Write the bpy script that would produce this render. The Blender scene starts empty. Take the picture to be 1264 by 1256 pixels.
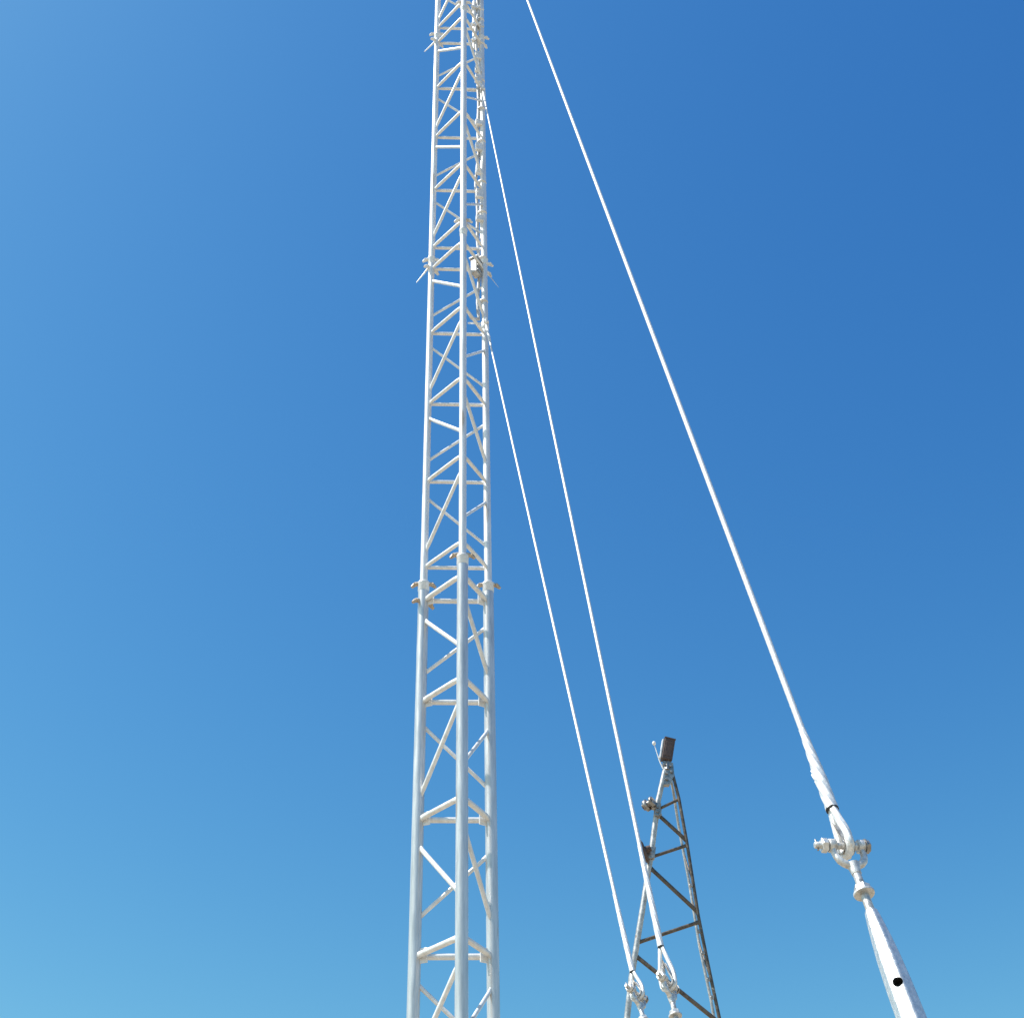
import bpy, bmesh, math, random
from mathutils import Vector, Matrix
random.seed(4)
C = bpy.context.scene.collection
R = math.radians
V = Vector
PI = math.pi

# ------------------------------------------------------------------ materials
def mat(name, base=(.6, .6, .6), metallic=0., rough=.5, noise=0., scale=30., bump=0., tint=None, rvar=0., spots=None, coat=0., stretch=1.):
    m = bpy.data.materials.new(name); m.use_nodes = True
    nt = m.node_tree; N = nt.nodes; L = nt.links
    b = N['Principled BSDF']
    b.inputs['Base Color'].default_value = (*base, 1)
    b.inputs['Metallic'].default_value = metallic
    b.inputs['Roughness'].default_value = rough
    if coat: b.inputs['Coat Weight'].default_value = coat
    tco = N.new('ShaderNodeTexCoord'); mp = N.new('ShaderNodeMapping'); mp.inputs['Scale'].default_value = (1, 1, stretch)
    L.new(tco.outputs['Object'], mp.inputs['Vector']); tc = mp
    if noise or bump or rvar:
        n = N.new('ShaderNodeTexNoise'); n.inputs['Scale'].default_value = scale
        n.inputs['Detail'].default_value = 7; n.inputs['Roughness'].default_value = .65
        L.new(tc.outputs[0], n.inputs['Vector'])
    col = None
    if noise:
        r = N.new('ShaderNodeValToRGB')
        t = tint or base
        r.color_ramp.elements[0].position = .32; r.color_ramp.elements[1].position = .68
        r.color_ramp.elements[0].color = (*[max(0, c * (1 - noise)) for c in t], 1)
        r.color_ramp.elements[1].color = (*[min(1, c * (1 + noise * .5)) for c in base], 1)
        L.new(n.outputs['Fac'], r.inputs['Fac']); col = r.outputs['Color']
    if spots:
        n2 = N.new('ShaderNodeTexNoise'); n2.inputs['Scale'].default_value = spots[2]; n2.inputs['Detail'].default_value = 5
        L.new(tc.outputs[0], n2.inputs['Vector'])
        r2 = N.new('ShaderNodeValToRGB')
        r2.color_ramp.elements[0].position = spots[1]; r2.color_ramp.elements[1].position = spots[1] + .06
        L.new(n2.outputs['Fac'], r2.inputs['Fac'])
        mx = N.new('ShaderNodeMix'); mx.data_type = 'RGBA'
        L.new(r2.outputs['Color'], mx.inputs['Factor'])
        if col: L.new(col, mx.inputs['A'])
        else: mx.inputs['A'].default_value = (*base, 1)
        mx.inputs['B'].default_value = (*spots[0], 1)
        col = mx.outputs['Result']
    if col: L.new(col, b.inputs['Base Color'])
    if rvar:
        mr = N.new('ShaderNodeMapRange')
        mr.inputs['From Min'].default_value = .3; mr.inputs['From Max'].default_value = .7
        mr.inputs['To Min'].default_value = rough - rvar; mr.inputs['To Max'].default_value = rough + rvar
        L.new(n.outputs['Fac'], mr.inputs['Value']); L.new(mr.outputs['Result'], b.inputs['Roughness'])
    if bump:
        bp = N.new('ShaderNodeBump'); bp.inputs['Strength'].default_value = bump; bp.inputs['Distance'].default_value = .004
        L.new(n.outputs['Fac'], bp.inputs['Height']); L.new(bp.outputs['Normal'], b.inputs['Normal'])
    return m

M = {}
M['galv'] = mat('galvanised_steel', (.86, .85, .83), .22, .42, .10, 26, .10, (.76, .75, .73), .08, ((.50, .46, .42), .66, 7))
M['galv_leg'] = mat('galvanised_leg_tube', (.86, .86, .85), .32, .40, .10, 34, .08, (.76, .75, .74), .07, ((.54, .47, .40), .655, 16), stretch=.12)
M['galv_low'] = mat('older_dull_zinc_leg_tube', (.74, .73, .72), .52, .34, .12, 40, .08, (.62, .61, .60), .06, ((.50, .43, .37), .665, 18), stretch=.10)
M['bolt'] = mat('weathered_bolt', (.62, .52, .40), .5, .5, .25, 60, .3, (.42, .31, .22), .1)
M['forged'] = mat('forged_galvanised', (.78, .77, .75), .45, .42, .22, 70, .5, (.52, .50, .47), .1, ((.40, .33, .26), .63, 30))
M['body'] = mat('turnbuckle_galvanised', (.76, .76, .75), .60, .36, .14, 90, .35, (.66, .66, .65), .10, ((.48, .43, .38), .635, 22))
M['wire'] = mat('guy_wire_strand', (.86, .86, .84), .3, .42, .10, 200, .25, (.72, .71, .69), .05)
M['black'] = mat('black_band', (.03, .03, .03), 0, .6, .2, 90, .2)
M['dull'] = mat('dull_weathered_steel', (.42, .40, .38), .78, .38, .25, 40, .25, (.27, .25, .23), .08, ((.20, .14, .10), .62, 14))
M['brown'] = mat('brown_painted_box', (.105, .068, .058), .05, .55, .25, 60, .3, (.075, .052, .046), .08)
M['white'] = mat('white_plastic', (.82, .82, .80), 0, .4, .06, 50, .05)
M['cable'] = mat('grey_cable_jacket', (.70, .70, .70), 0, .50, .35, 45, .3, (.34, .34, .36), .1)
M['shaded_steel'] = mat('shade_toned_weathered_steel', (.15, .12, .09), .35, .45, .30, 30, .3, (.085, .065, .05), .08, ((.36, .32, .25), .64, 26))  # dark base paints in the shade on the short mast's right leg and braces
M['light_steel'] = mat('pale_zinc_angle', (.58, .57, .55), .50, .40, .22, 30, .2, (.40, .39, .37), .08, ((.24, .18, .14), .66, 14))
M['dark'] = mat('dark_rubber', (.045, .04, .038), .1, .5, .2, 60, .2)

# ------------------------------------------------------------------ mesh helpers
def frame(d):
    d = V(d).normalized()
    a = V((0, 0, 1)) if abs(d.z) < .95 else V((1, 0, 0))
    x = d.cross(a).normalized(); y = d.cross(x).normalized()
    return x, y, d

def add_path(bm, pts, rad, seg=12, caps=True, smooth=True, xdir=None, bumps=None):
    pts = [V(p) for p in pts]; n = len(pts)
    if not isinstance(rad, (list, tuple)): rad = [rad] * n
    rings = []; px = None
    for i, p in enumerate(pts):
        d = (pts[min(i + 1, n - 1)] - pts[max(i - 1, 0)]).normalized()
        if px is None:
            px = frame(d)[0] if xdir is None else (V(xdir) - d * V(xdir).dot(d)).normalized()
        else:
            px = (px - d * px.dot(d)).normalized()
        py = d.cross(px)
        ring = []
        for k in range(seg):
            a = 2 * PI * k / seg; r = rad[i]
            if bumps: r *= 1 + bumps[0] * math.cos(bumps[1] * a + bumps[2] * i)
            ring.append(bm.verts.new(p + (px * math.cos(a) + py * math.sin(a)) * r))
        rings.append(ring)
    for i in range(n - 1):
        for k in range(seg):
            f = bm.faces.new((rings[i][k], rings[i][(k + 1) % seg], rings[i + 1][(k + 1) % seg], rings[i + 1][k]))
            f.smooth = smooth
    if caps:
        for ring, fl in ((rings[0], True), (rings[-1], False)):
            vs = [bm.verts.new(v.co) for v in ring]
            bm.faces.new(vs[::-1] if fl else vs)

def add_tube(bm, a, b, r, r2=None, seg=12, **k):
    add_path(bm, [a, b], [r, r if r2 is None else r2], seg, **k)

def add_box(bm, c, x, y, z, sx, sy, sz, bev=.0):
    """box centred at c with half sizes along axes x, y, z, its edges bevelled"""
    t = bmesh.new(); bmesh.ops.create_cube(t, size=2)
    for v in t.verts: v.co = V((v.co.x * sx, v.co.y * sy, v.co.z * sz))
    if bev: bmesh.ops.bevel(t, geom=t.edges[:], offset=bev, segments=2, profile=.5, affect='EDGES')
    x, y, z, c = V(x), V(y), V(z), V(c)
    mp = {}
    for v in t.verts: mp[v] = bm.verts.new(c + x * v.co.x + y * v.co.y + z * v.co.z)
    for f in t.faces: bm.faces.new([mp[v] for v in f.verts])
    t.free()

def add_ball(bm, c, r, sx=1, sy=1, sz=1, seg=16, axes=None):
    t = bmesh.new(); bmesh.ops.create_uvsphere(t, u_segments=seg, v_segments=seg // 2 + 2, radius=1)
    ax = axes or (V((1, 0, 0)), V((0, 1, 0)), V((0, 0, 1))); c = V(c); mp = {}
    for v in t.verts: mp[v] = bm.verts.new(c + ax[0] * v.co.x * r * sx + ax[1] * v.co.y * r * sy + ax[2] * v.co.z * r * sz)
    for f in t.faces: bm.faces.new([mp[v] for v in f.verts]).smooth = True
    t.free()

def add_nut(bm, c, d, r, h, seg=6):
    d = V(d).normalized(); c = V(c)
    add_path(bm, [c - d * h / 2, c - d * h * .36, c + d * h * .36, c + d * h / 2], [r * .86, r, r, r * .86], seg, smooth=False)

def obj(name, bm, m, parent=None, origin=None, **props):
    bmesh.ops.recalc_face_normals(bm, faces=bm.faces[:])
    me = bpy.data.meshes.new(name)
    o = bpy.data.objects.new(name, me)
    w = V((0, 0, 0))
    if parent is not None:
        w = V(parent['_w'])
    for v in bm.verts: v.co -= w
    bm.to_mesh(me); bm.free()
    me.materials.append(m)
    C.objects.link(o); o.parent = parent
    for k, v in props.items(): o[k] = v
    o['_w'] = tuple(w)
    return o

def thing(name, label, cat, loc, group=None):
    o = bpy.data.objects.new(name, None); C.objects.link(o)
    o.location = loc; o.empty_display_size = .1
    o['label'] = label; o['category'] = cat; o['_w'] = tuple(loc)
    if group: o['group'] = group
    return o

# ------------------------------------------------------------------ ground
def ground():
    bm = bmesh.new()
    rings = [(0, 1), (4, 40), (10, 48), (30, 56), (80, 64), (250, 64), (900, 64), (4000, 64)]
    seg = 64; prev = None
    c = bm.verts.new((0, 6, 0))
    for r, _ in rings[1:]:
        ring = []
        for k in range(seg):
            a = 2 * PI * k / seg
            x, y = r * math.cos(a), 6 + r * math.sin(a)
            ring.append(bm.verts.new((x, y, .05 * math.sin(x * .21 + 1) * math.cos(y * .17) if r > 5 else 0)))
        for k in range(seg):
            if prev is None: bm.faces.new((c, ring[k], ring[(k + 1) % seg])).smooth = True
            else: bm.faces.new((prev[k], ring[k], ring[(k + 1) % seg], prev[(k + 1) % seg])).smooth = True
        prev = ring
    m = mat('dry_sandy_ground', (.44, .36, .26), 0, .95, .22, .9, .5, (.34, .27, .18), 0, ((.17, .17, .08), .60, 2.2))
    o = obj('ground', bm, m, kind='structure', label='dry sandy ground')
ground()

# ------------------------------------------------------------------ main mast
LEG = {'L': V((-.5527, 6.6625, 0)), 'C': V((-.3029, 6.4013, 0)), 'R': V((-.1590, 6.6891, 0))}
CEN = (LEG['L'] + LEG['C'] + LEG['R']) / 3
FACES = (('L', 'C'), ('L', 'R'), ('C', 'R'))
def P(k, z): return V((LEG[k].x, LEG[k].y, z))

mast = thing('lattice_mast', 'tall three-legged galvanised lattice mast rising past the top of the picture', 'mast', (CEN.x, CEN.y, 0))
JOINTS = [.27, 3.27, 6.27, 9.27, 12.27, 15.27]
LEG_R = [.033, .0325, .0235, .0245, .0255, .026]
Z_TOP = 15.9
ends = [0.0] + JOINTS[1:] + [Z_TOP]
def leg_r(z):
    for j in range(5, 0, -1):
        if z >= JOINTS[j]: return LEG_R[j]
    return LEG_R[0]

for si in range(6):
    z0 = ends[si]; z1 = ends[si + 1]
    r = LEG_R[si]
    for k in 'LCR':
        bm = bmesh.new()
        # top swaged into a spigot sleeve, slight roll at the end
        add_path(bm, [P(k, z0 + .002), P(k, z1 - .10), P(k, z1 - .07), P(k, z1 - .002)],
                 [r, r, r * 1.02, r * 1.02], 20)
        obj('leg', bm, M['galv_leg'] if si > 1 else M['galv_low'], mast)

def brace_ends(a, b, za, zb):
    A, B = P(a, za), P(b, zb); d = (B - A).normalized()
    return A + d * leg_r(za) * .7, B - d * leg_r(zb) * .7

def add_flat_end_tube(bm, A, B, r, seg=10):
    """tube whose ends are pinched flat where they are welded to the leg"""
    A, B = V(A), V(B); d = (B - A).normalized()
    x, y, _ = frame(d)
    pts = [A, A + d * .012, A + d * .045, B - d * .045, B - d * .012, B]
    sx = [.45, .55, 1, 1, .55, .45]; sy = [1.25, 1.2, 1, 1, 1.2, 1.25]
    rings = []
    for p, fx, fy in zip(pts, sx, sy):
        rings.append([bm.verts.new(p + x * math.cos(2 * PI * k / seg) * r * fx + y * math.sin(2 * PI * k / seg) * r * fy) for k in range(seg)])
    for i in range(5):
        for k in range(seg):
            bm.faces.new((rings[i][k], rings[i][(k + 1) % seg], rings[i + 1][(k + 1) % seg], rings[i + 1][k])).smooth = True
    for rg in (rings[0], rings[-1]):
        bm.faces.new([bm.verts.new(v.co) for v in rg])

def girt(bm, a, b, z, r):
    A, B = brace_ends(a, b, z, z)
    add_flat_end_tube(bm, A, B, r)
    for Q, s in ((A, 1), (B, -1)):      # weld beads
        d = (B - A).normalized() * s
        add_ball(bm, Q + d * .008, r * .95, .5, .9, 1.25, 8)

def diag(bm, a, b, za, zb, r):
    A, B = brace_ends(a, b, za, zb)
    add_flat_end_tube(bm, A, B, r)

BAY = .69
def section(si, visible_from, visible_to):
    zb = JOINTS[si]
    levels = [zb + .125 + BAY * i for i in range(5)] if si != 1 else [3.32, 3.965, 4.71, 5.44, 6.145]
    low = si <= 1
    rg, rd, rb = (.0158, .0130, .0110) if low else (.0125, .0122, .0095)
    rest = bmesh.new(); used = False
    for i, z in enumerate(levels):
        if z > Z_TOP: continue
        for a, b in FACES:
            if visible_from <= z <= visible_to:
                bm = bmesh.new(); girt(bm, a, b, z, rg); obj('girt', bm, M['galv'], mast)
            else:
                girt(rest, a, b, z, rg); used = True
    for i in range(4):
        z0, z1 = levels[i], levels[i + 1]; h = z1 - z0
        if z1 > Z_TOP: continue
        A = i % 2 == 1                       # bays alternate so that the diagonals zigzag up each face
        u = lambda f: z0 + h * f
        dl = [('L', 'C', u(.81), u(.28), rd), ('R', 'L', u(.75), u(.25), rb), ('C', 'R', u(.82), u(.22), rd)] if A else \
             [('C', 'L', u(.84), u(.15), rd), ('L', 'R', u(.81), u(.24), rb), ('R', 'C', u(.77), u(.26), rb)]
        for a, b, za, zc, r in dl:
            if visible_from <= max(za, zc) and min(za, zc) <= visible_to:
                bm = bmesh.new(); diag(bm, a, b, za, zc, r); obj('diagonal_brace', bm, M['galv'], mast)
            else:
                diag(rest, a, b, za, zc, r); used = True
    if used: obj('bracing', rest, M['galv'], mast)
    else: rest.free()
for si in range(5): section(si, 3.6, 12.9)
# the short stub above the last joint
bm = bmesh.new()
for a, b in FACES: girt(bm, a, b, 15.395, .0125)
obj('bracing', bm, M['galv'], mast)

# gusset tabs inside the legs of the thicker lower section
for z in (3.965, 4.71, 5.44, 6.145):
    for k in 'LCR':
        bm = bmesh.new()
        d = (CEN - LEG[k]); d.z = 0; d.normalize(); s = d.cross(V((0, 0, 1)))
        add_box(bm, P(k, z) + d * .048, d, s, V((0, 0, 1)), .024, .004, .038, .0015)
        add_nut(bm, P(k, z + .014) + d * .052 + s * .008, s, .009, .010)
        add_nut(bm, P(k, z + .014) + d * .052 - s * .008, s, .009, .010)
        obj('gusset', bm, M['galv'], mast)

# joints: sleeve, through bolts with curved clamp ears
def joint(z, k, dirs, rods):
    r = max(leg_r(z - .01), leg_r(z + .01))
    bm = bmesh.new()
    add_path(bm, [P(k, z - .060), P(k, z - .055), P(k, z - .01), P(k, z - .005), P(k, z + .005), P(k, z + .012)],
             [r, r + .003, r + .003, r + .006, r + .006, r + .0], 20)
    sl = obj('joint_sleeve', bm, M['galv'], mast)
    for (d, dz) in dirs:
        d = V(d).normalized()
        bm = bmesh.new(); c = P(k, z + dz)
        down = V((0, 0, -1))
        pts = [c - d * (r + .040) + down * .026, c - d * (r + .026) + down * .010, c - d * (r + .004), c + d * (r + .004), c + d * (r + .026) + down * .010, c + d * (r + .040) + down * .026]
        add_path(bm, pts, [.009, .013, .014, .014, .013, .009], 10)
        add_nut(bm, c - d * (r + .022) + down * .006, d + down * .5, .017, .014)
        add_nut(bm, c + d * (r + .022) + down * .006, d - down * .5, .017, .014)
        obj('bolt', bm, M['bolt'] if z < 8 else M['galv'], sl)
    for (a, b, rr) in rods:
        bm = bmesh.new(); add_tube(bm, P(k, z) + V(a), P(k, z) + V(b), rr, rr * .35, 8)
        obj('bird_spike', bm, M['galv'], sl)
ux = V((1, 0, 0)); 
dLR = (LEG['R'] - LEG['L']).normalized(); dLC = (LEG['C'] - LEG['L']).normalized(); dCR = (LEG['R'] - LEG['C']).normalized()
for z in (3.27,): 
    for k in 'LCR': joint(z, k, [(dLR, 0)], [])
joint(6.27, 'L', [(dLR, 0), (dLR + V((0, .6, 0)), -.135)], [])
joint(6.27, 'C', [(dLR, .02)], [])
joint(6.27, 'R', [(dLR, 0)], [])
joint(9.27, 'L', [(dLR, -.01), (dLR + V((0, .8, 0)), -.11)], [((-.02, 0, -.10), (-.110, .01, -.25), .008)])
joint(9.27, 'C', [(dLR, .12)], [])
joint(9.27, 'R', [(dLR, -.04), (dLR + V((0, .7, 0)), -.12)], [((.05, 0, -.20), (.105, 0, -.31), .0035)])
joint(12.27, 'L', [(dLR, .03), (dLR + V((0, .8, 0)), -.09)], [((-.02, 0, -.10), (-.11, .01, -.23), .010)])
joint(12.27, 'C', [(dLR, .1)], [])
joint(12.27, 'R', [(dLR, 0), (dLR + V((0, .9, 0)), -.08)], [])
for k in 'LCR': joint(15.27, k, [(dLR, .05)], [])

# guy lugs: strap round the right leg with a tongue for the wire
WIRE_TOP = {1: V((-.159, 6.689, 15.2)), 2: V((-.159, 6.689, 11.36)), 3: V((-.159, 6.689, 8.50))}
WIRE_END = {1: V((.7080, 2.8643, 2.9630)), 2: V((.3917, 3.8219, 2.9673)), 3: V((.3453, 4.2874, 3.0261))}
for i in (1, 2, 3):
    T, E = WIRE_TOP[i], WIRE_END[i]; d = (E - T).normalized()
    h = V((d.x, d.y, 0)).normalized(); r = leg_r(T.z); s = h.cross(V((0, 0, 1)))
    bm = bmesh.new()
    c = T + V((0, 0, .05))
    add_path(bm, [c + V((0, 0, -.035)), c + V((0, 0, -.03)), c + V((0, 0, .03)), c + V((0, 0, .035))], [r + .001, r + .006, r + .006, r + .001], 20)
    add_box(bm, c + h * (r + .020), h, s, V((0, 0, 1)), .022, .005, .026, .002)
    add_box(bm, c - dLR * (r + .045) + V((0, 0, .03)), dLR, s, V((0, .2, 1)), .05, .006, .012, .002)
    add_nut(bm, c + h * (r + .022) + s * .012, s, .012, .014); add_nut(bm, c + h * (r + .022) - s * .012, s, .012, .014)
    obj('guy_lug', bm, M['galv'], mast)

# junction box between the centre and right legs under the upper joint
bm = bmesh.new()
c = V((-.220, 6.640, 9.12))
add_box(bm, c, dCR, dCR.cross(V((0, 0, 1))), V((0, 0, 1)), .036, .026, .070, .006)
add_box(bm, c + V((0, 0, .088)), dCR, dCR.cross(V((0, 0, 1))), V((0, 0, 1)), .046, .036, .006, .003)
for q in (-.05, 0, .05):
    add_box(bm, c + dCR.cross(V((0, 0, 1))) * .031 + V((0, 0, q)), dCR, dCR.cross(V((0, 0, 1))), V((0, 0, 1)), .032, .003, .004, .001)
jb = obj('junction_box', bm, M['light_steel'], mast)
bm = bmesh.new()
add_box(bm, c + dCR * .050, dCR, dCR.cross(V((0, 0, 1))), V((0, 0, 1)), .022, .010, .03, .003)
obj('bracket', bm, M['galv'], jb)

# short mounting pole clamped beside the right leg near the top
bm = bmesh.new(); q0 = V((LEG['R'].x - .062, LEG['R'].y - .02, 0))
add_path(bm, [q0 + V((0, 0, 12.06)), q0 + V((0, 0, 12.09)), q0 + V((0, 0, 12.80)), q0 + V((0, 0, 12.83))], [.012, .019, .019, .012], 14)
pole = obj('mounting_pole', bm, M['galv'], mast)
for zz in (12.16, 12.42, 12.70):
    bm = bmesh.new()
    add_box(bm, q0 + V((.030, .005, zz)), V((.95, .31, 0)).normalized(), V((-.31, .95, 0)).normalized(), V((0, 0, 1)), .055, .026, .016, .003)
    for e in (-.02, .05): add_nut(bm, q0 + V((e, -.028, zz)), (0, 1, 0), .012, .014)
    obj('clamp', bm, M['galv'], pole)
for zz, hh in ((11.93, .05), (11.72, .035), (11.58, .05), (10.95, .03), (10.62, .045), (10.30, .03), (10.02, .05), (9.72, .03)):
    bm = bmesh.new()
    add_box(bm, P('R', zz) + V((-.030, -.030, 0)), V((.95, .31, 0)).normalized(), V((-.31, .95, 0)).normalized(), V((0, 0, 1)), .030, .016, hh, .004)
    add_nut(bm, P('R', zz) + V((-.045, -.050, 0)), (0, 1, 0), .010, .012)
    obj('cable_clamp', bm, M['galv'], mast)

# cable strapped up the right leg
cab = thing('antenna_cable', 'mottled grey cable strapped up the right leg of the tall mast', 'cable', (-.19, 6.66, 8.6))
bm = bmesh.new(); pts = []; n = 140
rnd = random.Random(7); ph = [rnd.uniform(0, 6) for _ in range(4)]
for i in range(n + 1):
    z = 8.62 + (15.6 - 8.62) * i / n
    off = .032 + .012 * math.sin(z * 3.1 + ph[0]) * math.sin(z * 1.3 + ph[1]) + .006 * math.sin(z * 9 + ph[2])
    if 11.75 < z < 12.65: off += .045 * math.sin((z - 11.75) / .9 * PI)
    a = R(205) + .5 * math.sin(z * 1.1 + ph[3])
    pts.append(P('R', z) + V((math.cos(a), math.sin(a) * .6, 0)) * (off + .012))
pts = [pts[0] + V((-.12, -.02, .30)), pts[0] + V((-.10, -.02, .12)), pts[0] + V((-.05, -.01, .0))] + pts
add_path(bm, pts, .0125, 8)
obj('cable_jacket', bm, M['cable'], cab)
bm = bmesh.new(); pts2 = []
for i in range(n + 1):
    z = 9.5 + (15.6 - 9.5) * i / n
    off = .030 + .010 * math.sin(z * 4.3 + 1) + .005 * math.sin(z * 11)
    if 11.75 < z < 12.65: off += .02 * math.sin((z - 11.75) / .9 * PI)
    a = R(240) + .6 * math.sin(z * 1.7 + 2)
    pts2.append(P('R', z) + V((math.cos(a), math.sin(a) * .6, 0)) * (off + .01))
add_path(bm, pts2, .009, 8)
obj('cable_jacket', bm, M['white'], cab)
z = 8.8
while z < 15.3:
    bm = bmesh.new(); r = leg_r(z)
    add_path(bm, [P('R', z) + V((-.010, -.004, -.004)), P('R', z) + V((-.010, -.004, .004))], [r + .012, r + .012], 16)
    obj('cable_tie', bm, M['galv'], cab)
    z += .47 + .1 * math.sin(z * 5)

# ------------------------------------------------------------------ guy wires and turnbuckles
WNAME = {1: 'thickest nearest guy wire, running from the picture top down to the largest turnbuckle',
         2: 'middle guy wire of the three, crossing in front of the short dark mast',
         3: 'leftmost and lowest guy wire, ending beside the foot of the short mast'}
WRAD = {1: .0078, 2: .0062, 3: .0062}
BAND = {1: .105, 2: .055, 3: .012}
LOOP = {1: .110, 2: .125, 3: .090}

def wire(i):
    T, E = WIRE_TOP[i], WIRE_END[i]; d = (E - T).normalized()
    T = T + V((d.x, d.y, 0)).normalized() * .045 + V((0, 0, .02)); L = (E - T).length
    fwd = E - V((0, 0, 1.5)); fwd = (fwd - d * fwd.dot(d)).normalized()
    right = d.cross(fwd).normalized()
    if right.x < 0: right = -right
    t = thing('guy_wire', WNAME[i], 'guy wire', tuple(E), 'guy wires of the tall mast')
    bm = bmesh.new(); n = int(L / .0125); sag = .018 * L / 10
    pts = [T + (E - T) * (k / n) + V((0, 0, -1)) * sag * 4 * (k / n) * (1 - k / n) for k in range(n + 1)]
    add_path(bm, pts, WRAD[i], 24, bumps=(.09, 6, 2.9))
    obj('cable', bm, M['wire'], t)
    # top dead end
    bm = bmesh.new()
    add_path(bm, [T + d * s for s in (0, .05, .06, .30, .40)], [.006, .009, WRAD[i] + .005, WRAD[i] + .004, WRAD[i]], 10)
    obj('dead_end', bm, M['wire'], t)
    # preformed helical grip at the bottom end
    bm = bmesh.new(); g0 = -.34 if i > 1 else -.16; g1 = BAND[i]; m = 90
    pts = [E + d * (g0 + (g1 - g0) * k / m) for k in range(m + 1)]
    full = {1: .0140, 2: .0088, 3: .0082}[i]
    rad = []
    for k in range(m + 1):
        u = k / m
        rad.append(WRAD[i] + .0006 + (full - WRAD[i]) * min(1, max(0, (u - .05) / .6)) ** .8)
    add_path(bm, pts, rad, 36, xdir=right, bumps=(.06, 6, .42))
    obj('wire_grip', bm, M['wire'], t)
    if i == 1:        # loose strand ends of the grip
        bm = bmesh.new()
        for q, (s, a, l) in enumerate(((-.006, .3, .016), (.012, -.2, .020), (.030, .2, .016))):
            b = E + d * s - right * .0075
            u = (-right * math.cos(a) * .45 - d * .9 + fwd * math.sin(a) * .3).normalized()
            add_path(bm, [b, b + u * l * .6, b + (u * l + d * -.006)], [.0045, .004, .002], 8)
        obj('strand_end', bm, M['wire'], t)
    bm = bmesh.new()
    add_path(bm, [E + d * (g1 - .003), E + d * (g1 - .002), E + d * (g1 + .002), E + d * (g1 + .003)], [full, full + .0012, full + .0012, full], 24)
    obj('band', bm, M['black'], t)
    # loop round the thimble
    pin = E + d * (g1 + LOOP[i])
    ang = R({1: 30, 2: 66, 3: 60}[i])
    pdir = (right * math.cos(ang) + fwd * math.sin(ang)).normalized()     # pin axis
    side = d.cross(pdir).normalized()
    if side.x < 0: side = -side
    bm = bmesh.new(); W = {1: .0225, 2: .0215, 3: .0215}[i]; rs = full * .66
    S = E + d * g1
    a_pts = [S + side * .004, S + d * LOOP[i] * .35 + side * W * .55, S + d * LOOP[i] * .75 + side * W]
    for k in range(0, 9):
        a = PI * k / 8
        a_pts.append(pin + side * W * math.cos(a) + d * W * math.sin(a) * .9)
    a_pts += [S + d * LOOP[i] * .75 - side * W, S + d * LOOP[i] * .35 - side * W * .55, S - side * .004]
    # smooth (Catmull-Rom)
    sm = []
    for j in range(len(a_pts) - 1):
        p0 = a_pts[max(j - 1, 0)]; p1 = a_pts[j]; p2 = a_pts[j + 1]; p3 = a_pts[min(j + 2, len(a_pts) - 1)]
        for q in range(5):
            u = q / 5
            sm.append(.5 * ((2 * p1) + (p2 - p0) * u + (2 * p0 - 5 * p1 + 4 * p2 - p3) * u * u + (3 * p1 - p0 - 3 * p2 + p3) * u ** 3))
    sm.append(a_pts[-1])
    add_path(bm, sm, rs, 24, bumps=(.10, 5, .6))
    obj('wire_loop', bm, M['wire'], t)
    bm = bmesh.new()      # grooved thimble inside the loop
    th = [S + d * LOOP[i] * .42]
    for k in range(0, 13):
        a = PI * k / 12 - .15
        th.append(pin + side * (W - rs * .9) * math.cos(a) + d * (W - rs * .9) * math.sin(a) * .9)
    th.append(S + d * LOOP[i] * .42)
    x = pdir
    rings = []
    for j, p in enumerate(th):
        o = (p - (pin - d * .012)).normalized()
        rings.append([bm.verts.new(p + x * s * (rs + .004) + o * e) for s, e in ((-1, .007), (-.6, 0), (.6, 0), (1, .007), (.6, -.004), (-.6, -.004))])
    for j in range(len(rings) - 1):
        for k in range(6):
            bm.faces.new((rings[j][k], rings[j][(k + 1) % 6], rings[j + 1][(k + 1) % 6], rings[j + 1][k])).smooth = True
    bm.faces.new(rings[0]); bm.faces.new(rings[-1][::-1])
    obj('thimble', bm, M['forged'], t)
    return pin, d, right, fwd, pdir, side

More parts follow.
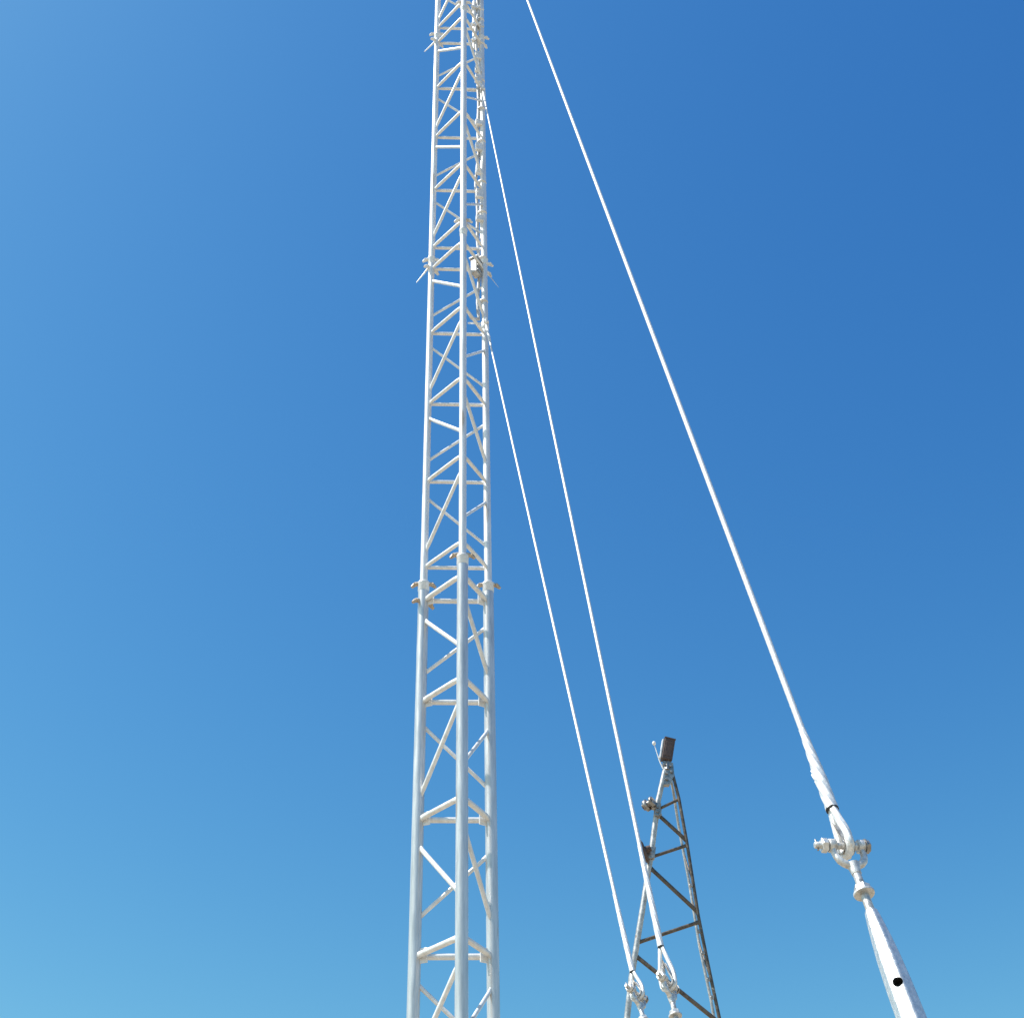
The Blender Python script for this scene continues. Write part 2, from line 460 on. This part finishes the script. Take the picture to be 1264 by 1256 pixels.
TLABEL = {1: 'largest turnbuckle, white body with a round black hole, at the lower right',
          2: 'mid-sized shackle and turnbuckle hanging in front of the short mast braces',
          3: 'turnbuckle jaw left of the short mast foot, at the end of the leftmost guy wire'}
def turnbuckle(i, pin, d, right, fwd, pdir, side):
    t = thing('turnbuckle', TLABEL[i], 'turnbuckle', tuple(pin), 'turnbuckles of the guy wires')
    X = pdir; Y = side; Z = d
    def Q(x, y, z): return pin + X * x + Y * y + Z * z
    hw = .0335
    # jaw
    bm = bmesh.new(); pts = [Q(-hw, 0, -.010), Q(-hw, 0, .008)]
    for k in range(11):
        a = PI * k / 10
        pts.append(Q(-hw * math.cos(a), 0, .022 + .035 * math.sin(a)))
    pts += [Q(hw, 0, .008), Q(hw, 0, -.010)]
    add_path(bm, pts, [.0078] * 4 + [.0088] * 7 + [.0078] * 4, 14)
    for s in (-1, 1):
        c = Q(s * hw, 0, 0)
        add_path(bm, [c - X * .0085, c - X * .007, c + X * .007, c + X * .0085], [.0135, .0155, .0155, .0135], 20)
    add_path(bm, [Q(0, 0, .052), Q(0, 0, .064), Q(0, 0, .080)], [.0150, .0130, .0105], 16)
    jaw = obj('jaw', bm, M['forged'], t)
    # cross bolt
    bm = bmesh.new()
    add_path(bm, [Q(-.074, 0, 0), Q(-.072, 0, 0), Q(.050, 0, 0)], [.0062, .0078, .0078], 14)
    obj('pin', bm, M['forged'], jaw)
    bm = bmesh.new(); add_nut(bm, Q(-hw - .018, 0, 0), X, .0165, .015)
    obj('nut', bm, M['body'], jaw)
    bm = bmesh.new(); add_nut(bm, Q(hw + .0155, 0, 0), X, .0150, .010)
    add_path(bm, [Q(hw + .0085, 0, 0), Q(hw + .0112, 0, 0)], .018, 18)
    obj('bolt_head', bm, M['dull'], jaw)
    # split pin
    bm = bmesh.new(); add_path(bm, [Q(-.068, 0, -.016), Q(-.068, 0, .012), Q(-.072, .004, .018)], .0022, 6)
    obj('split_pin', bm, M['dull'], jaw)
    # threaded rod
    bm = bmesh.new(); n = 120
    pts = []; rad = []
    for k in range(n + 1):
        z = .070 + .125 * k / n
        pts.append(Q(0, 0, z)); rad.append(.0092 + (.0005 if k % 2 else -.0005) * (z > .10))
    add_path(bm, pts, rad, 16)
    obj('threaded_rod', bm, M['forged'], t)
    # lock nut with flange
    bm = bmesh.new(); add_nut(bm, Q(0, 0, .121), Z, .0185, .017)
    add_path(bm, [Q(0, 0, .129), Q(0, 0, .131), Q(0, 0, .135)], [.018, .0235, .0225], 20)
    obj('lock_nut', bm, M['forged'], t)
    # long faceted tubular body
    zs = [(.178, .0125), (.181, .0150), (.205, .0182), (.25, .0225), (.30, .0262), (.37, .0288), (.45, .0300), (.78, .0300), (.85, .030), (.92, .018), (.93, .013)]
    bm = bmesh.new()
    b0 = bmesh.new()
    add_path(b0, [Q(0, 0, z) for z, r in zs], [r for z, r in zs], 6, smooth=False, xdir=(right * math.cos(R(8)) - fwd * math.sin(R(8))), caps=False)
    # close the ends
    bmesh.ops.holes_fill(b0, edges=[e for e in b0.edges if e.is_boundary], sides=0)
    bmesh.ops.recalc_face_normals(b0, faces=b0.faces[:])
    me = bpy.data.meshes.new('tmp_body'); b0.to_mesh(me); b0.free()
    ob = bpy.data.objects.new('tmp_body', me); C.objects.link(ob)
    # bored inspection hole facing the ground side
    hc = Q(0, 0, .372); hd = (-fwd * .99 + right * .02).normalized()
    bc = bmesh.new(); add_path(bc, [hc - hd * .0, hc + hd * .09], .0104, 32, caps=False)
    bmesh.ops.holes_fill(bc, edges=[e for e in bc.edges if e.is_boundary], sides=0)
    bmesh.ops.recalc_face_normals(bc, faces=bc.faces[:])
    mc = bpy.data.meshes.new('tmp_cut'); bc.to_mesh(mc); bc.free()
    oc = bpy.data.objects.new('tmp_cut', mc); C.objects.link(oc)
    bv = ob.modifiers.new('b', 'BEVEL'); bv.width = .0035; bv.segments = 3; bv.limit_method = 'ANGLE'; bv.angle_limit = R(35)
    bo = ob.modifiers.new('h', 'BOOLEAN'); bo.operation = 'DIFFERENCE'; bo.object = oc; bo.solver = 'EXACT'
    dg = bpy.context.evaluated_depsgraph_get(); dg.update()
    bm.from_mesh(ob.evaluated_get(dg).to_mesh())
    bpy.data.objects.remove(ob); bpy.data.objects.remove(oc)
    inner = [f for f in bm.faces if all(abs(((v.co - hc) - hd * (v.co - hc).dot(hd)).length - .0104) < .0004 or (v.co - hc).length < .0105 for v in f.verts)]
    body = obj('body', bm, M['body'], t)
    # black lining: the shade inside the hole put into its colour
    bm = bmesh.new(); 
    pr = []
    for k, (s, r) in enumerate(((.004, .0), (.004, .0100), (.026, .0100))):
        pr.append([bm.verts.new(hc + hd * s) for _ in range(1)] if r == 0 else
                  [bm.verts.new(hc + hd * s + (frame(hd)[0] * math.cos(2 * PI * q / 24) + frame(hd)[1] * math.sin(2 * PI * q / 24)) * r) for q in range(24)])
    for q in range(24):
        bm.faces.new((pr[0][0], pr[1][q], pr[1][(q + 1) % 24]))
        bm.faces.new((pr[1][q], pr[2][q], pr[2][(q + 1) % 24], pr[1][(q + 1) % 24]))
    obj('bore_shade', bm, M['black'], body)
    # anchor rod running on into the ground
    A = Q(0, 0, .90); k = {1: 1, 2: .80, 3: .80}[i]; s = (A.z + .05) / -d.z / k + .3
    bm = bmesh.new(); add_path(bm, [A, A + d * s], .011, 14)
    obj('anchor_rod', bm, M['forged'], t)
    t.scale = (k, k, k)

for i in (1, 2, 3):
    turnbuckle(i, *wire(i))

# ------------------------------------------------------------------ short tapering mast behind
sm = thing('small_lattice_mast', 'short tapering dark lattice mast topped by a brown box', 'mast', (.9, 9.1, 0))
ml = [(1.0959, 9.0, 6.2177), (1.0091, 9, 5.9237), (.9376, 9, 5.578), (.8472, 9, 5.1888), (.7713, 9, 4.8747), (.7200, 9, 4.66), (.6679, 9, 4.3827)]
mr = [(1.1321, 9, 6.2166), (1.1662, 9, 5.9515), (1.1896, 9, 5.6016), (1.2124, 9, 5.062), (1.2414, 9, 4.7225), (1.276, 9, 4.3664)]
mk = [(1.120, 9.03, 6.20), (1.147, 9.12, 6.05), (1.168, 9.20, 5.83), (1.200, 9.20, 5.40), (1.224, 9.20, 4.93), (1.262, 9.20, 4.55)]
ml.append((-.10, 9, 0)); mr.append((1.66, 9, 0)); mk.append((1.62, 9.9, 0))
def along(pl, z):
    for a, b in zip(pl, pl[1:]):
        if b[2] <= z <= a[2]:
            t = (a[2] - z) / (a[2] - b[2]); return V(a).lerp(V(b), t)
    return V(pl[0])
def leg(pl, r, mt='dull'):
    bm = bmesh.new(); pts = [V(p) for p in pl]
    add_path(bm, pts, [r * .9] + [r] * (len(pts) - 1), 12); obj('leg', bm, M[mt], sm)
leg(ml, .0205, 'light_steel'); leg(mr, .0120, 'shaded_steel'); leg(mk, .0105, 'light_steel')  # right leg's shaded side put into the dark colour, lit side into the pale
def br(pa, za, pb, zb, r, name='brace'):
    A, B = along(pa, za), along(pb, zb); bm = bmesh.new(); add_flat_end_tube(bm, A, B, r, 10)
    obj(name, bm, M['shaded_steel'], sm)
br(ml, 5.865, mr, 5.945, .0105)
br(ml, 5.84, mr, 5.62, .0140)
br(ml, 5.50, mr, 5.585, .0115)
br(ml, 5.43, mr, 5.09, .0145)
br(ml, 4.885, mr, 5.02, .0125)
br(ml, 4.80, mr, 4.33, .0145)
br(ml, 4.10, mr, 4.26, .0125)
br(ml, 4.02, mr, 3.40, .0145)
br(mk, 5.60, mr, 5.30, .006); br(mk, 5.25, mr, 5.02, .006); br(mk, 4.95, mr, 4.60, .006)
rest = bmesh.new()
z = 3.3
while z > .4:
    for pa, pb in ((ml, mr), (ml, mk), (mk, mr)):
        add_flat_end_tube(rest, along(pa, z), along(pb, z), .0135); add_flat_end_tube(rest, along(pa, z - .05), along(pb, z - .75), .0135)
    z -= .8
obj('bracing', rest, M['dull'], sm)
# head plate, brown box and its bracket
bm = bmesh.new()
vs = [(1.075, 8.985, 6.255), (1.150, 8.985, 6.235), (1.150, 8.985, 6.13), (1.105, 8.985, 6.06), (1.060, 8.985, 6.06)]
f = [bm.verts.new(v) for v in vs]; g = [bm.verts.new((v[0], 9.03, v[2])) for v in vs]
bm.faces.new(f); bm.faces.new(g[::-1])
for k in range(5): bm.faces.new((f[k], f[(k + 1) % 5], g[(k + 1) % 5], g[k]))
for (x, z) in ((1.085, 6.22), (1.125, 6.21), (1.095, 6.15), (1.13, 6.16), (1.09, 6.10)):
    add_nut(bm, (x, 8.98, z), (0, 1, 0), .011, .014)
add_tube(bm, (1.10, 8.99, 6.18), (1.125, 9.01, 6.31), .020)
obj('head_plate', bm, M['dull'], sm)
bz = V((.235, 0, 1)).normalized(); bx = V((1, .15, -.235)).normalized(); by = bz.cross(bx).normalized(); bx = by.cross(bz)
bm = bmesh.new(); bc = V((1.122, 9.0, 6.345))
add_box(bm, bc, bx, by, bz, .040, .034, .088, .006)
add_box(bm, bc + bz * .090, bx, by, bz, .043, .037, .005, .003)
add_box(bm, bc - by * .034, bx, by, bz, .026, .003, .060, .002)
bx_o = obj('top_box', bm, M['brown'], sm)
bm = bmesh.new(); add_box(bm, bc - bx * .049, bx, by, bz, .006, .018, .080, .003)
obj('mounting_rail', bm, M['galv'], bx_o)
bm = bmesh.new()
add_path(bm, [(1.072, 8.99, 6.19), (1.050, 8.99, 6.26), (1.036, 8.99, 6.33), (1.0235, 8.99, 6.395)], [.006, .005, .0035, .003], 8)
st = obj('sensor_stalk', bm, M['galv'], sm)
bm = bmesh.new(); add_ball(bm, (1.0225, 8.99, 6.405), .0140, 1, 1, 1.25)
obj('sensor_ball', bm, M['white'], st)
# sheave block near the top, with two cheeks, wheel, cap and nuts
bm = bmesh.new(); c = V((.945, 8.965, 5.90)); ax = V((.75, -.55, .25)).normalized()
add_path(bm, [c - ax * .045, c - ax * .040, c - ax * .014, c - ax * .012], [.034, .044, .044, .034], 20)
add_path(bm, [c + ax * .012, c + ax * .014, c + ax * .034, c + ax * .038], [.030, .040, .040, .030], 20)
add_path(bm, [c - ax * .012, c + ax * .012], .024, 16)
for k in range(5):
    a = 2 * PI * k / 5; x, y, _ = frame(ax)
    add_nut(bm, c - ax * .048 + (x * math.cos(a) + y * math.sin(a)) * .026, ax, .008, .012)
add_box(bm, c + V((.045, .02, -.015)), V((1, 0, -.3)).normalized(), V((0, 1, 0)), V((.3, 0, 1)).normalized(), .035, .02, .026, .003)
add_box(bm, c + V((.055, .02, -.070)), V((1, 0, -.3)).normalized(), V((0, 1, 0)), V((.3, 0, 1)).normalized(), .022, .022, .030, .003)
for (x, z) in ((.03, .0), (.055, -.03), (.05, -.065), (.07, -.09)): add_nut(bm, c + V((x, -.004, z)), (0, 1, 0), .011, .014)
pb = obj('pulley_block', bm, M['dull'], sm)
bm = bmesh.new(); add_ball(bm, c - ax * .052, .020, .6, 1, 1, 14, (ax, *frame(ax)[:2]))
obj('cap', bm, M['brown'], pb)
# edge-on round plate lower down
bm = bmesh.new(); c = V((.868, 8.93, 5.520)); ax = V((.94, -.20, .28)).normalized()
add_path(bm, [c - ax * .016, c - ax * .012, c + ax * .004, c + ax * .012], [.078, .086, .086, .070], 28)
add_path(bm, [c + ax * .010, c + ax * .055], [.028, .022], 14)
dd = obj('round_plate', bm, M['brown'], sm)
bm = bmesh.new(); add_path(bm, [c + ax * .012, c + ax * .016], [.062, .060], 28); obj('disc_gasket', bm, M['dark'], dd)
bm = bmesh.new(); add_box(bm, c + V((.055, .05, .0)), ux, V((0, 1, 0)), V((.2, 0, 1)).normalized(), .030, .02, .045, .003)
obj('bracket', bm, M['dull'], dd)
# small step clips along the right leg
for z in (4.95, 4.80, 4.62, 4.50, 5.28):
    bm = bmesh.new(); p = along(mr, z); add_box(bm, p + V((-.018, -.01, 0)), ux, V((0, 1, 0)), V((0, 0, 1)), .010, .008, .012, .002)
    add_nut(bm, p + V((-.026, -.012, 0)), (1, 0, 0), .008, .010)
    obj('clip', bm, M['dull'], sm)

for o in bpy.data.objects:
    if '_w' in o: del o['_w']

# ------------------------------------------------------------------ sky, sun, camera
SUN_AZ, SUN_EL = 256.0, 58.0          # degrees, azimuth clockwise from +Y
w = bpy.data.worlds.new('World'); bpy.context.scene.world = w; w.use_nodes = True
nt = w.node_tree; bg = nt.nodes['Background']
sky = nt.nodes.new('ShaderNodeTexSky'); sky.sky_type = 'NISHITA'; sky.sun_disc = False
sky.sun_elevation = R(SUN_EL); sky.sun_rotation = R(SUN_AZ)
sky.altitude = 0; sky.air_density = 1.4; sky.dust_density = 1.0; sky.ozone_density = 1.0
# the deep clear-air blue of the photograph: a per-channel response on the sky's own radiance
EXPO = .55; OUT = {}
sep = nt.nodes.new('ShaderNodeSeparateColor'); cmb = nt.nodes.new('ShaderNodeCombineColor')
nt.links.new(sky.outputs['Color'], sep.inputs['Color'])
for ch, g, k in (('Red', 1.98, 2.40), ('Green', 1.45, 1.98), ('Blue', .85, 1.335)):
    a = nt.nodes.new('ShaderNodeMath'); a.operation = 'MULTIPLY'; a.inputs[1].default_value = .1
    b = nt.nodes.new('ShaderNodeMath'); b.operation = 'POWER'; b.inputs[1].default_value = g
    c = nt.nodes.new('ShaderNodeMath'); c.operation = 'MULTIPLY'; c.inputs[1].default_value = k * 10 / 2 ** EXPO
    nt.links.new(sep.outputs[ch], a.inputs[0]); nt.links.new(a.outputs[0], b.inputs[0]); nt.links.new(b.outputs[0], c.inputs[0])
    OUT[ch] = c.outputs[0]
for ch, lim in (('Red', .82), ('Green', .93)):        # towards the sun the sky turns white, never yellow or green
    m1 = nt.nodes.new('ShaderNodeMath'); m1.operation = 'MULTIPLY'; m1.inputs[1].default_value = lim; nt.links.new(OUT['Blue'], m1.inputs[0])
    m2 = nt.nodes.new('ShaderNodeMath'); m2.operation = 'MINIMUM'; nt.links.new(OUT[ch], m2.inputs[0]); nt.links.new(m1.outputs[0], m2.inputs[1])
    nt.links.new(m2.outputs[0], cmb.inputs[ch])
nt.links.new(OUT['Blue'], cmb.inputs['Blue'])
nt.links.new(cmb.outputs['Color'], bg.inputs['Color']); bg.inputs['Strength'].default_value = .10
sd = V((math.sin(R(SUN_AZ)) * math.cos(R(SUN_EL)), math.cos(R(SUN_AZ)) * math.cos(R(SUN_EL)), math.sin(R(SUN_EL))))
sl = bpy.data.lights.new('sun', 'SUN'); sl.energy = 4.0; sl.angle = R(.53); sl.color = (1, .96, .90)
so = bpy.data.objects.new('sun', sl); C.objects.link(so)
so.rotation_euler = sd.to_track_quat('Z', 'Y').to_euler(); so.location = sd * 50

th = R(38.70729); rho = R(1.55868)
F = V((0, math.cos(th), math.sin(th))); U0 = V((0, -math.sin(th), math.cos(th))); R0 = V((1, 0, 0))
Rr = R0 * math.cos(rho) - U0 * math.sin(rho); U = U0 * math.cos(rho) + R0 * math.sin(rho)
cam = bpy.data.cameras.new('camera'); co = bpy.data.objects.new('camera', cam); C.objects.link(co)
m = Matrix((Rr, U, -F)).transposed().to_4x4(); m.translation = V((0, 0, 1.5)); co.matrix_world = m
cam.sensor_fit = 'HORIZONTAL'; cam.sensor_width = 36; cam.lens = 1650 / 1264 * 36
cam.clip_start = .05; cam.clip_end = 20000
sc = bpy.context.scene; sc.camera = co
sc.view_settings.view_transform = 'Standard'; sc.view_settings.look = 'None'
sc.view_settings.exposure = EXPO; sc.view_settings.gamma = 1
sc.cycles.max_bounces = 8
